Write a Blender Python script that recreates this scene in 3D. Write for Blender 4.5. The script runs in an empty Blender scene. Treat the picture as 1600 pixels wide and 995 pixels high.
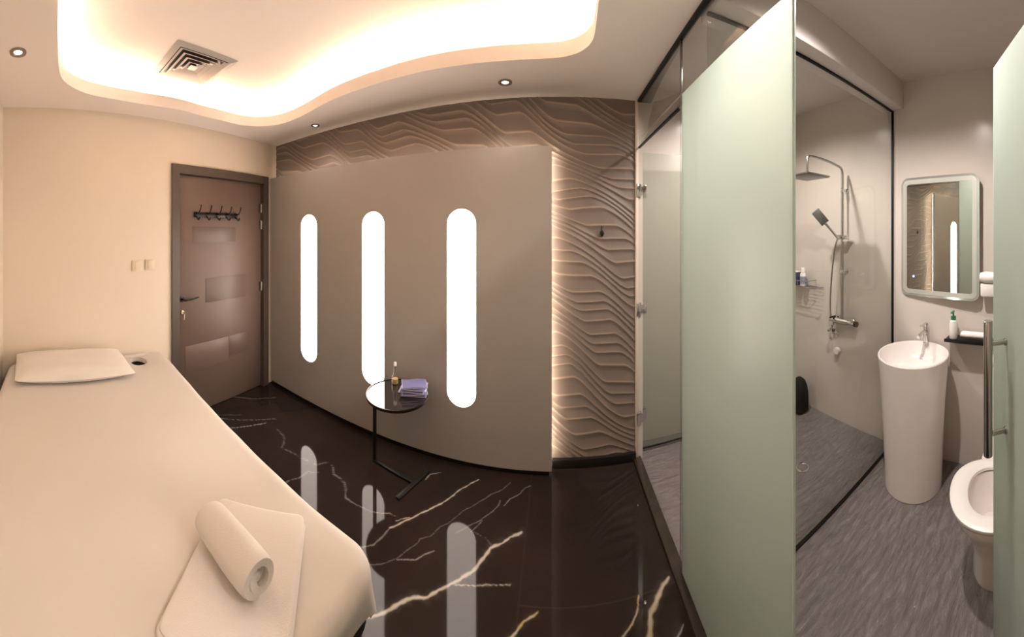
import bpy, bmesh, math, random
import numpy as np
from mathutils import Vector, Matrix
PI = math.pi
C = bpy.context.scene.collection
sc = bpy.context.scene
random.seed(4)

# ------------------------------------------------------------------ camera
F = 493.0                      # panorama scale: pixels per radian of the 1600 px wide frame
EYE = 1.6
cd = bpy.data.cameras.new('camera')
cam = bpy.data.objects.new('camera', cd); C.objects.link(cam)
cam.location = (0, 0, EYE); cam.rotation_euler = (PI/2, 0, 0)
cd.type = 'PANO'; cd.panorama_type = 'CENTRAL_CYLINDRICAL'
cd.central_cylindrical_radius = 1.0
cd.central_cylindrical_range_u_min = -870/F
cd.central_cylindrical_range_u_max = 730/F
cd.central_cylindrical_range_v_min = -634/F
cd.central_cylindrical_range_v_max = 361/F
cd.clip_start = 0.02
sc.camera = cam

# ------------------------------------------------------------------ colour management and world
sc.view_settings.view_transform = 'Standard'
sc.view_settings.look = 'None'
sc.view_settings.gamma = 1
sc.view_settings.use_curve_mapping = False
sc.view_settings.exposure = 0.0
w = bpy.data.worlds.new('world'); sc.world = w; w.use_nodes = True
w.node_tree.nodes['Background'].inputs[0].default_value = (0.6, 0.5, 0.42, 1)
w.node_tree.nodes['Background'].inputs[1].default_value = 0.02
sc.cycles.max_bounces = 10
sc.cycles.transparent_max_bounces = 16
sc.cycles.caustics_reflective = False

# light levels
COVE = 100.0         # LED strip in the ceiling cove
SLOT = 14.5          # lit capsule windows in the panel
PANEL_LED = 62.0    # LED strip behind the panel
ROOM_DOWN = 6.0     # each downlight of the room (W)
BATH_DOWN = 132.0    # each downlight of the bathroom (W)

# ------------------------------------------------------------------ materials
def mat(name, col, rough=0.5, metal=0.0, spec=0.5, emis=None, es=0.0, coat=0.0, bump=None, var=None, trans=0.0, ior=1.5, sheen=0.0):
    m = bpy.data.materials.new(name); m.use_nodes = True
    nt = m.node_tree; b = nt.nodes['Principled BSDF']
    b.inputs['Base Color'].default_value = (*col, 1)
    b.inputs['Roughness'].default_value = rough
    b.inputs['Metallic'].default_value = metal
    b.inputs['Specular IOR Level'].default_value = spec
    b.inputs['Coat Weight'].default_value = coat
    b.inputs['Transmission Weight'].default_value = trans
    b.inputs['IOR'].default_value = ior
    b.inputs['Sheen Weight'].default_value = sheen
    if emis:
        b.inputs['Emission Color'].default_value = (*emis, 1)
        b.inputs['Emission Strength'].default_value = es
    tc = nt.nodes.new('ShaderNodeTexCoord')
    if bump:       # (scale, strength, distance)
        n = nt.nodes.new('ShaderNodeTexNoise'); n.inputs['Scale'].default_value = bump[0]; n.inputs['Detail'].default_value = 5
        nt.links.new(tc.outputs['Object'], n.inputs['Vector'])
        bp = nt.nodes.new('ShaderNodeBump'); bp.inputs['Strength'].default_value = bump[1]; bp.inputs['Distance'].default_value = bump[2]
        nt.links.new(n.outputs['Fac'], bp.inputs['Height']); nt.links.new(bp.outputs['Normal'], b.inputs['Normal'])
    if var:        # (scale, other colour)
        n = nt.nodes.new('ShaderNodeTexNoise'); n.inputs['Scale'].default_value = var[0]; n.inputs['Detail'].default_value = 4
        nt.links.new(tc.outputs['Object'], n.inputs['Vector'])
        mx = nt.nodes.new('ShaderNodeMix'); mx.data_type = 'RGBA'
        mx.inputs[6].default_value = (*col, 1); mx.inputs[7].default_value = (*var[1], 1)
        nt.links.new(n.outputs['Fac'], mx.inputs[0]); nt.links.new(mx.outputs[2], b.inputs['Base Color'])
    return m

M = {}
M['wall'] = mat('cream_paint', (0.76, 0.66, 0.54), 0.6, bump=(220, 0.03, 0.002), var=(1.5, (0.78, 0.675, 0.55)))
M['ceiling'] = mat('ceiling_paint', (0.86, 0.78, 0.73), 0.8, bump=(150, 0.02, 0.002))
M['panel'] = mat('taupe_panel', (0.41, 0.385, 0.36), 0.42, bump=(300, 0.02, 0.001), var=(2, (0.42, 0.395, 0.37)))
M['door'] = mat('brown_door', (0.13, 0.085, 0.066), 0.45, bump=(60, 0.05, 0.002), var=(3, (0.138, 0.09, 0.07)))
M['door_inset'] = mat('brown_door_inset', (0.117, 0.077, 0.06), 0.42)
M['door_light'] = mat('brown_door_band', (0.145, 0.096, 0.078), 0.42)
M['frame'] = mat('door_frame', (0.083, 0.060, 0.047), 0.45)
M['dark_metal'] = mat('dark_metal', (0.03, 0.026, 0.024), 0.3, metal=0.7)
M['steel'] = mat('brushed_steel', (0.46, 0.43, 0.405), 0.2, metal=1.0)
M['chrome'] = mat('chrome', (0.75, 0.74, 0.73), 0.08, metal=1.0)
M['satin_chrome'] = mat('satin_chrome', (0.42, 0.40, 0.39), 0.3, metal=1.0)
M['black'] = mat('black_profile', (0.010, 0.009, 0.008), 0.42, spec=0.22)
M['black_gloss'] = mat('black_glass_top', (0.015, 0.013, 0.012), 0.05, spec=0.9, coat=0.5)
M['white_light'] = mat('slot_diffuser', (0.9, 0.9, 0.9), 0.5, emis=(1.0, 0.86, 0.75), es=SLOT)
M['cove_light'] = mat('cove_strip_light', (1, 1, 1), 0.5, emis=(1.0, 0.75, 0.53), es=COVE)
M['panel_led'] = mat('panel_strip_light', (1, 1, 1), 0.5, emis=(1.0, 0.84, 0.66), es=PANEL_LED)
M['panel_led_top'] = mat('panel_top_strip_light', (1, 1, 1), 0.5, emis=(1.0, 0.84, 0.66), es=PANEL_LED*0.4)
M['lens'] = mat('downlight_lens', (1, 1, 1), 0.4, emis=(0.95, 0.92, 1.0), es=5.0)
M['bronze'] = mat('downlight_ring', (0.32, 0.25, 0.22), 0.35, metal=0.6)
M['sheet'] = mat('bed_sheet', (0.62, 0.57, 0.515), 0.85, bump=(35, 0.06, 0.004), sheen=0.2)
M['pillow'] = mat('pillowcase', (0.74, 0.69, 0.64), 0.85, bump=(40, 0.06, 0.004), sheen=0.2)
M['towel'] = mat('towel_terry', (0.735, 0.68, 0.63), 0.95, bump=(420, 0.5, 0.003), sheen=0.4)
M['white_towel'] = mat('white_towel', (0.83, 0.79, 0.77), 0.95, bump=(420, 0.4, 0.002))
M['vinyl'] = mat('dark_vinyl', (0.03, 0.022, 0.022), 0.4)
M['bath_wall'] = mat('bathroom_tile', (0.60, 0.54, 0.49), 0.22, spec=0.5, var=(1.2, (0.62, 0.555, 0.505)))
M['bath_ceiling'] = mat('bathroom_ceiling', (0.66, 0.60, 0.575), 0.8)
M['ceramic'] = mat('white_ceramic', (0.82, 0.76, 0.73), 0.15, coat=0.3)
M['plastic'] = mat('white_plastic', (0.8, 0.76, 0.72), 0.35)
M['switch'] = mat('cream_switch', (0.75, 0.63, 0.475), 0.4)
M['green'] = mat('green_plastic', (0.03, 0.22, 0.12), 0.35)
M['blue_pack'] = mat('blue_wrapper', (0.15, 0.15, 0.31), 0.45, bump=(60, 0.2, 0.003))
M['blue_edge'] = mat('pale_wrapper_edge', (0.55, 0.54, 0.68), 0.5)
M['navy'] = mat('navy_plastic', (0.04, 0.045, 0.10), 0.35)
M['brass'] = mat('brass', (0.7, 0.56, 0.34), 0.3, metal=1.0)
M['mirror'] = mat('mirror_silver', (0.86, 0.87, 0.84), 0.01, metal=1.0)
M['mirror_band'] = mat('mirror_frosted_band', (0.62, 0.62, 0.58), 0.35, metal=0.6)
M['mirror_edge'] = mat('mirror_glass_edge', (0.66, 0.68, 0.64), 0.1, metal=0.7)
M['blue_dot'] = mat('blue_touch_light', (0.2, 0.3, 0.9), 0.4, emis=(0.25, 0.4, 1.0), es=3.0)
M['amber'] = mat('amber_liquid', (0.6, 0.45, 0.22), 0.1, spec=0.5)
M['grout_white'] = mat('pale_wall_end', (0.66, 0.57, 0.48), 0.5)
M['shower_face'] = mat('shower_nozzles', (0.17, 0.155, 0.15), 0.35, metal=0.5)
M['bag'] = mat('black_bristle', (0.005, 0.0045, 0.0045), 0.8, spec=0.1, bump=(90, 0.8, 0.01))

def clear_glass(name, tint, ior=1.45):
    m = bpy.data.materials.new(name); m.use_nodes = True; nt = m.node_tree
    nt.nodes.remove(nt.nodes['Principled BSDF']); out = nt.nodes['Material Output']
    t = nt.nodes.new('ShaderNodeBsdfTransparent'); t.inputs[0].default_value = (*tint, 1)
    g = nt.nodes.new('ShaderNodeBsdfGlossy'); g.inputs['Roughness'].default_value = 0.02
    fr = nt.nodes.new('ShaderNodeFresnel'); fr.inputs[0].default_value = ior
    ge = nt.nodes.new('ShaderNodeNewGeometry'); io = nt.nodes.new('ShaderNodeMix')   # the same reflectance on both faces of the pane
    io.inputs[2].default_value = ior; io.inputs[3].default_value = 1/ior
    nt.links.new(ge.outputs['Backfacing'], io.inputs[0]); nt.links.new(io.outputs[0], fr.inputs[0])
    mx = nt.nodes.new('ShaderNodeMixShader')
    nt.links.new(fr.outputs[0], mx.inputs[0]); nt.links.new(t.outputs[0], mx.inputs[1]); nt.links.new(g.outputs[0], mx.inputs[2])
    nt.links.new(mx.outputs[0], out.inputs['Surface'])
    return m
M['clear'] = clear_glass('clear_glass', (0.93, 0.945, 0.93), 1.3)
M['bottle_glass'] = clear_glass('bottle_glass', (0.9, 0.88, 0.84))

def frosted(name, col, tcol):
    m = bpy.data.materials.new(name); m.use_nodes = True; nt = m.node_tree
    nt.nodes.remove(nt.nodes['Principled BSDF']); out = nt.nodes['Material Output']
    d = nt.nodes.new('ShaderNodeBsdfDiffuse'); d.inputs[0].default_value = (*col, 1)
    t = nt.nodes.new('ShaderNodeBsdfTranslucent'); t.inputs[0].default_value = (*tcol, 1)
    a = nt.nodes.new('ShaderNodeMixShader'); a.inputs[0].default_value = 0.6
    g = nt.nodes.new('ShaderNodeBsdfGlossy'); g.inputs['Roughness'].default_value = 0.35
    b = nt.nodes.new('ShaderNodeMixShader'); b.inputs[0].default_value = 0.05
    nt.links.new(d.outputs[0], a.inputs[1]); nt.links.new(t.outputs[0], a.inputs[2])
    nt.links.new(a.outputs[0], b.inputs[1]); nt.links.new(g.outputs[0], b.inputs[2])
    nt.links.new(b.outputs[0], out.inputs['Surface'])
    return m
M['frosted'] = frosted('frosted_glass', (0.44, 0.495, 0.44), (0.75, 0.82, 0.76))
def milky(name, col, share):
    m = M['frosted'].copy(); m.name = name; nt = m.node_tree; out = nt.nodes['Material Output']; src = out.inputs['Surface'].links[0].from_socket
    t = nt.nodes.new('ShaderNodeBsdfTransparent'); t.inputs[0].default_value = (*col, 1)
    mx = nt.nodes.new('ShaderNodeMixShader'); mx.inputs[0].default_value = share
    nt.links.new(src, mx.inputs[1]); nt.links.new(t.outputs[0], mx.inputs[2]); nt.links.new(mx.outputs[0], out.inputs['Surface'])
    return m
M['milky'] = milky('milky_glass', (0.95, 0.95, 0.93), 0.72)
M['glass_edge'] = mat('glass_edge', (0.50, 0.62, 0.57), 0.2)

def marble_mat():
    m = bpy.data.materials.new('black_marble'); m.use_nodes = True; nt = m.node_tree; b = nt.nodes['Principled BSDF']
    at = nt.nodes.new('ShaderNodeAttribute'); at.attribute_name = 'vein'; at.attribute_type = 'GEOMETRY'
    sep = nt.nodes.new('ShaderNodeSeparateColor'); nt.links.new(at.outputs['Color'], sep.inputs[0])
    tc = nt.nodes.new('ShaderNodeTexCoord')
    n = nt.nodes.new('ShaderNodeTexNoise'); n.inputs['Scale'].default_value = 2.5; n.inputs['Detail'].default_value = 6
    nt.links.new(tc.outputs['Object'], n.inputs['Vector'])
    base = nt.nodes.new('ShaderNodeMix'); base.data_type = 'RGBA'
    base.inputs[6].default_value = (0.011, 0.0085, 0.0075, 1); base.inputs[7].default_value = (0.030, 0.020, 0.016, 1)
    nt.links.new(n.outputs['Fac'], base.inputs[0])
    vc = nt.nodes.new('ShaderNodeMix'); vc.data_type = 'RGBA'
    vc.inputs[6].default_value = (0.46, 0.435, 0.40, 1); vc.inputs[7].default_value = (0.42, 0.31, 0.14, 1)
    nt.links.new(sep.outputs[1], vc.inputs[0])
    mx = nt.nodes.new('ShaderNodeMix'); mx.data_type = 'RGBA'
    nt.links.new(sep.outputs[0], mx.inputs[0]); nt.links.new(base.outputs[2], mx.inputs[6]); nt.links.new(vc.outputs[2], mx.inputs[7])
    nt.links.new(mx.outputs[2], b.inputs['Base Color'])
    b.inputs['Roughness'].default_value = 0.05; b.inputs['Specular IOR Level'].default_value = 0.14
    return m
M['marble'] = marble_mat()

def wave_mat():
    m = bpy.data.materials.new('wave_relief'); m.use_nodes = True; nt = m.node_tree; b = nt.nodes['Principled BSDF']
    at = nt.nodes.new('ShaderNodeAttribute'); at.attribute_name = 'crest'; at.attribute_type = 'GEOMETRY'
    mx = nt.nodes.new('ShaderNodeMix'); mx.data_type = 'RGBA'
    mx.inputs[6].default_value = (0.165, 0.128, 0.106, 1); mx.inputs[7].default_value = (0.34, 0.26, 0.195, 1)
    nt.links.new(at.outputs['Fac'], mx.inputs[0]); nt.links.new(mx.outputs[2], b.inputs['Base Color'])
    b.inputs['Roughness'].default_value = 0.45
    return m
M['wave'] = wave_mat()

def slate_mat():
    m = mat('grey_slate_tile', (0.20, 0.175, 0.175), 0.38, spec=0.5)
    nt = m.node_tree; b = nt.nodes['Principled BSDF']; tc = nt.nodes['Texture Coordinate']
    mp = nt.nodes.new('ShaderNodeMapping'); mp.inputs['Scale'].default_value = (9, 26, 9); mp.inputs['Rotation'].default_value = (0, 0, 0.5)
    nt.links.new(tc.outputs['Object'], mp.inputs['Vector'])
    n = nt.nodes.new('ShaderNodeTexNoise'); n.inputs['Scale'].default_value = 1.3; n.inputs['Detail'].default_value = 10; n.inputs['Roughness'].default_value = 0.65; n.inputs['Distortion'].default_value = 1.2
    nt.links.new(mp.outputs[0], n.inputs['Vector'])
    bp = nt.nodes.new('ShaderNodeBump'); bp.inputs['Strength'].default_value = 0.9; bp.inputs['Distance'].default_value = 0.03
    nt.links.new(n.outputs['Fac'], bp.inputs['Height']); nt.links.new(bp.outputs['Normal'], b.inputs['Normal'])
    mx = nt.nodes.new('ShaderNodeMix'); mx.data_type = 'RGBA'
    mx.inputs[6].default_value = (0.15, 0.131, 0.126, 1); mx.inputs[7].default_value = (0.315, 0.278, 0.268, 1)
    nt.links.new(n.outputs['Fac'], mx.inputs[0]); nt.links.new(mx.outputs[2], b.inputs['Base Color'])
    return m
M['slate'] = slate_mat()
M['threshold'] = mat('threshold_marble', (0.018, 0.014, 0.011), 0.2, var=(9, (0.055, 0.04, 0.028)))

# ------------------------------------------------------------------ mesh helpers
def link(name, me, m, parent=None, smooth=True, loc=None):
    o = bpy.data.objects.new(name, me); C.objects.link(o)
    if m is not None:
        for k in (m if isinstance(m, (list, tuple)) else [m]): me.materials.append(k)
    if parent: o.parent = parent
    if loc: o.location = loc
    if smooth:
        for p in me.polygons: p.use_smooth = True
        try: me.set_sharp_from_angle(angle=math.radians(38))
        except Exception: pass
    return o

def done(name, bm, m, parent=None, smooth=True, loc=None):
    bmesh.ops.recalc_face_normals(bm, faces=bm.faces)
    me = bpy.data.meshes.new(name); bm.to_mesh(me); bm.free()
    return link(name, me, m, parent, smooth, loc)

def tag(o, label=None, cat=None, group=None, kind=None):
    if label: o['label'] = label
    if cat: o['category'] = cat
    if group: o['group'] = group
    if kind: o['kind'] = kind
    return o

def thing(name, label, cat, loc=(0, 0, 0), rz=0, group=None):
    o = bpy.data.objects.new(name, None); C.objects.link(o)
    o.location = loc; o.rotation_euler = (0, 0, rz); o.empty_display_size = 0.05
    return tag(o, label, cat, group)

def struct(o): o['kind'] = 'structure'; return o

def box(bm, x0, x1, y0, y1, z0, z1, bev=0.0, seg=2, mi=0):
    vs = [bm.verts.new(p) for p in ((x0, y0, z0), (x1, y0, z0), (x1, y1, z0), (x0, y1, z0), (x0, y0, z1), (x1, y0, z1), (x1, y1, z1), (x0, y1, z1))]
    fs = [bm.faces.new([vs[i] for i in q]) for q in ((0, 3, 2, 1), (4, 5, 6, 7), (0, 1, 5, 4), (1, 2, 6, 5), (2, 3, 7, 6), (3, 0, 4, 7))]
    for f in fs: f.material_index = mi
    if bev > 0:
        es = set(e for f in fs for e in f.edges)
        bmesh.ops.bevel(bm, geom=list(es), offset=bev, segments=seg, profile=0.5, affect='EDGES')
    return vs

def boxo(name, x0, x1, y0, y1, z0, z1, m, parent=None, bev=0.003):
    bm = bmesh.new(); box(bm, x0, x1, y0, y1, z0, z1, bev); return done(name, bm, m, parent)

def obox(bm, c, ax, ay, hx, hy, z0, z1, bev=0.0):
    """box with horizontal axes ax, ay about centre c"""
    ax = Vector((ax[0], ax[1])).normalized(); ay = Vector((-ax.y, ax.x))
    P = []
    for z in (z0, z1):
        for sx, sy in ((-1, -1), (1, -1), (1, 1), (-1, 1)):
            p = Vector((c[0], c[1])) + ax*hx*sx + ay*hy*sy
            P.append(bm.verts.new((p.x, p.y, z)))
    fs = [bm.faces.new([P[i] for i in q]) for q in ((0, 3, 2, 1), (4, 5, 6, 7), (0, 1, 5, 4), (1, 2, 6, 5), (2, 3, 7, 6), (3, 0, 4, 7))]
    if bev: bmesh.ops.bevel(bm, geom=list(set(e for f in fs for e in f.edges)), offset=bev, segments=2, profile=0.5, affect='EDGES')

def lathe(bm, prof, c=(0, 0, 0), seg=40, axis='Z', sx=1.0, sy=1.0):
    rings = []
    for r, z in prof:
        if r < 1e-6: rings.append([bm.verts.new((0, 0, z))]); continue
        rings.append([bm.verts.new((r*math.cos(2*PI*k/seg)*sx, r*math.sin(2*PI*k/seg)*sy, z)) for k in range(seg)])
    for a, b in zip(rings, rings[1:]):
        if len(a) == 1 and len(b) == 1: continue
        for k in range(seg):
            k2 = (k+1) % seg
            if len(a) == 1: bm.faces.new((a[0], b[k], b[k2]))
            elif len(b) == 1: bm.faces.new((a[k], b[0], a[k2]))
            else: bm.faces.new((a[k], b[k], b[k2], a[k2]))
    vs = [v for r in rings for v in r]
    if axis == 'X':
        for v in vs: v.co = Vector((v.co.z, v.co.y, -v.co.x))
    elif axis == 'Y':
        for v in vs: v.co = Vector((v.co.x, v.co.z, v.co.y))
    for v in vs: v.co += Vector(c)
    return vs

def tube(bm, pts, r, seg=12, cap=True):
    pts = [Vector(p) for p in pts]; n = len(pts)
    rs = r if isinstance(r, (list, tuple)) else [r]*n
    t0 = (pts[1]-pts[0]).normalized()
    up = Vector((0, 0, 1)) if abs(t0.z) < 0.9 else Vector((1, 0, 0))
    nrm = t0.cross(up).normalized(); rings = []
    for i, p in enumerate(pts):
        a = pts[max(i-1, 0)]; b = pts[min(i+1, n-1)]; t = (b-a).normalized()
        nrm = (nrm - t*nrm.dot(t)).normalized(); bi = t.cross(nrm)
        rings.append([bm.verts.new(p + (nrm*math.cos(2*PI*k/seg) + bi*math.sin(2*PI*k/seg))*rs[i]) for k in range(seg)])
    for a, b in zip(rings, rings[1:]):
        for k in range(seg): bm.faces.new((a[k], a[(k+1) % seg], b[(k+1) % seg], b[k]))
    if cap: bm.faces.new(rings[0][::-1]); bm.faces.new(rings[-1])

def smooth_path(pts, sub=6, closed=False):
    P = [Vector(p) for p in pts]; n = len(P); out = []
    rng = range(n) if closed else range(n-1)
    for i in rng:
        if closed: a, b, c, d = P[i-1], P[i], P[(i+1) % n], P[(i+2) % n]
        else: a, b, c, d = P[max(i-1, 0)], P[i], P[i+1], P[min(i+2, n-1)]
        for k in range(sub):
            t = k/sub
            out.append(0.5*((2*b) + (c-a)*t + (2*a-5*b+4*c-d)*t*t + (3*b-a-3*c+d)*t**3))
    if not closed: out.append(P[-1])
    return out

def fill_slab(bm, outer, holes, z0, z1, mi=0):
    """flat slab between z0 and z1 with holes; works in the XY plane"""
    loops = []
    for pts in [outer]+holes:
        vs = [bm.verts.new((p[0], p[1], z0)) for p in pts]
        loops.append((vs, [bm.edges.new((vs[i], vs[(i+1) % len(vs)])) for i in range(len(vs))]))
    edges = [e for l in loops for e in l[1]]
    r = bmesh.ops.triangle_fill(bm, use_beauty=True, use_dissolve=False, edges=edges)
    fs = [g for g in r['geom'] if isinstance(g, bmesh.types.BMFace)]
    for f in fs: f.material_index = mi
    ex = bmesh.ops.extrude_face_region(bm, geom=fs)
    for v in [g for g in ex['geom'] if isinstance(g, bmesh.types.BMVert)]: v.co.z = z1

def rrect(x0, x1, y0, y1, r, n=8):
    pts = []
    for cx, cy, a in ((x1-r, y1-r, 0), (x0+r, y1-r, PI/2), (x0+r, y0+r, PI), (x1-r, y0+r, 1.5*PI)):
        for k in range(n+1):
            t = a + PI/2*k/n; pts.append((cx+r*math.cos(t), cy+r*math.sin(t)))
    return pts

def stand(bm):
    """turn an XY-plane drawing (x, z) into the vertical XZ plane: (x,y,z)->(x,z,y)"""
    for v in bm.verts: v.co = Vector((v.co.x, v.co.z, v.co.y))

# ------------------------------------------------------------------ room sizes
CEIL = 2.516; UP = 2.75; FRONT = 2.15; BACK = -0.43; PX = 0.57
BX = 2.08; BY = 2.32; BCEIL = 2.70
# the left wall runs slightly askew: local frame, X along the wall towards the corner, -Y into the room
WL_A = math.atan2(0.9907, -0.1357); WL_O = (-2.356, 0, 0)
def wall_x(y): return -2.356 - 0.137*y

# ------------------------------------------------------------------ floor with inlaid veins
veins = {
 'main': [(-0.801, 1.012), (-0.75, 1.067), (-0.7, 1.118), (-0.668, 1.158), (-0.657, 1.183), (-0.626, 1.218), (-0.59, 1.246), (-0.548, 1.263), (-0.518, 1.307), (-0.49, 1.331), (-0.445, 1.377), (-0.388, 1.437), (-0.354, 1.503), (-0.334, 1.558), (-0.281, 1.595), (-0.24, 1.633), (-0.187, 1.668)],
 '2': [(-0.455, 1.352), (-0.371, 1.375), (-0.316, 1.394), (-0.208, 1.411)],
 '3': [(-0.857, 1.472), (-0.822, 1.522), (-0.779, 1.579), (-0.739, 1.638), (-0.686, 1.701), (-0.638, 1.766), (-0.605, 1.836), (-0.546, 1.916), (-0.502, 1.97)],
 '3b': [(-0.852, 1.519), (-0.794, 1.576)],
 '4': [(-1.005, 1.494), (-0.958, 1.515), (-0.9, 1.546), (-0.849, 1.543)],
 '5': [(-0.88, 1.21), (-0.839, 1.257), (-0.781, 1.304), (-0.75, 1.349), (-0.722, 1.406), (-0.693, 1.464), (-0.69, 1.488), (-0.643, 1.531), (-0.616, 1.592), (-0.574, 1.64), (-0.538, 1.714), (-0.471, 1.786), (-0.398, 1.877), (-0.328, 1.93), (-0.296, 1.985)],
 '6': [(-0.747, 1.344), (-0.668, 1.382), (-0.634, 1.428), (-0.6, 1.462)],
 '7': [(-0.524, 1.591), (-0.47, 1.649), (-0.412, 1.704), (-0.372, 1.754), (-0.337, 1.807), (-0.336, 1.843)],
 '7b': [(-0.308, 1.813), (-0.278, 1.866), (-0.222, 1.911), (-0.195, 1.957), (-0.165, 1.975)],
 '8': [(-0.433, 1.618), (-0.375, 1.607), (-0.326, 1.57)],
 '8b': [(-0.447, 1.618), (-0.41, 1.696)],
 '9': [(-0.821, 1.86), (-0.808, 1.912), (-0.751, 1.953)],
 '10': [(-0.95, 1.279), (-0.915, 1.313), (-0.881, 1.344), (-0.878, 1.377), (-0.865, 1.418), (-0.857, 1.472)],
 '11': [(-1.972, 1.609), (-1.869, 1.596), (-1.812, 1.547), (-1.787, 1.501), (-1.672, 1.53), (-1.608, 1.533), (-1.55, 1.557), (-1.493, 1.562), (-1.454, 1.631)],
 '12': [(-1.412, 1.636), (-1.347, 1.58), (-1.255, 1.573), (-1.211, 1.537), (-1.174, 1.483), (-1.096, 1.487), (-1.005, 1.494)],
 '13': [(-1.529, 1.284), (-1.511, 1.36), (-1.494, 1.402), (-1.486, 1.481), (-1.43, 1.527)],
 '14': [(-2.228, 1.264), (-2.187, 1.349), (-2.153, 1.432), (-2.1, 1.583)],
 '15': [(-2.376, 1.285), (-2.312, 1.362), (-2.214, 1.499), (-2.093, 1.693)],
 '16': [(-2.695, 1.493), (-2.634, 1.552), (-2.469, 1.723), (-2.358, 1.908)],
 '17': [(-2.418, 1.307), (-2.313, 1.485)],
 '18': [(-0.209, 1.197), (-0.176, 1.234), (-0.136, 1.282), (-0.08, 1.321)],
 '19': [(0.221, 1.195), (0.258, 1.219), (0.304, 1.246), (0.337, 1.291), (0.358, 1.337)],
 '20': [(0.343, 1.156), (0.361, 1.193), (0.384, 1.257), (0.434, 1.307), (0.474, 1.345), (0.507, 1.367)],
 '21': [(0.437, 1.144), (0.471, 1.154), (0.501, 1.181)],
}
# half width (m), strength, gold share
vspec = {'main': (0.0062, 1.0, 0.25), '2': (0.0022, 0.8, 0.3), '3': (0.0036, 0.95, 0.3), '3b': (0.002, 0.8, 0.5), '4': (0.002, 0.5, 0.3), '5': (0.0025, 0.20, 0.0),
 '6': (0.0022, 0.55, 0.0), '7': (0.0025, 0.28, 0.0), '7b': (0.0022, 0.4, 0.0), '8': (0.002, 0.2, 0.2), '8b': (0.002, 0.3, 0.1), '9': (0.003, 0.5, 0.0), '10': (0.0035, 0.32, 0.1),
 '11': (0.0034, 0.25, 0.0), '12': (0.0034, 0.30, 0.0), '13': (0.0034, 0.28, 0.0), '14': (0.0035, 0.6, 0.0), '15': (0.003, 0.35, 0.0), '16': (0.003, 0.3, 0.0), '17': (0.003, 0.15, 0),
 '18': (0.004, 0.9, 0.8), '19': (0.0035, 0.7, 0.6), '20': (0.0085, 0.95, 0.4), '21': (0.003, 0.6, 0.1)}

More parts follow.
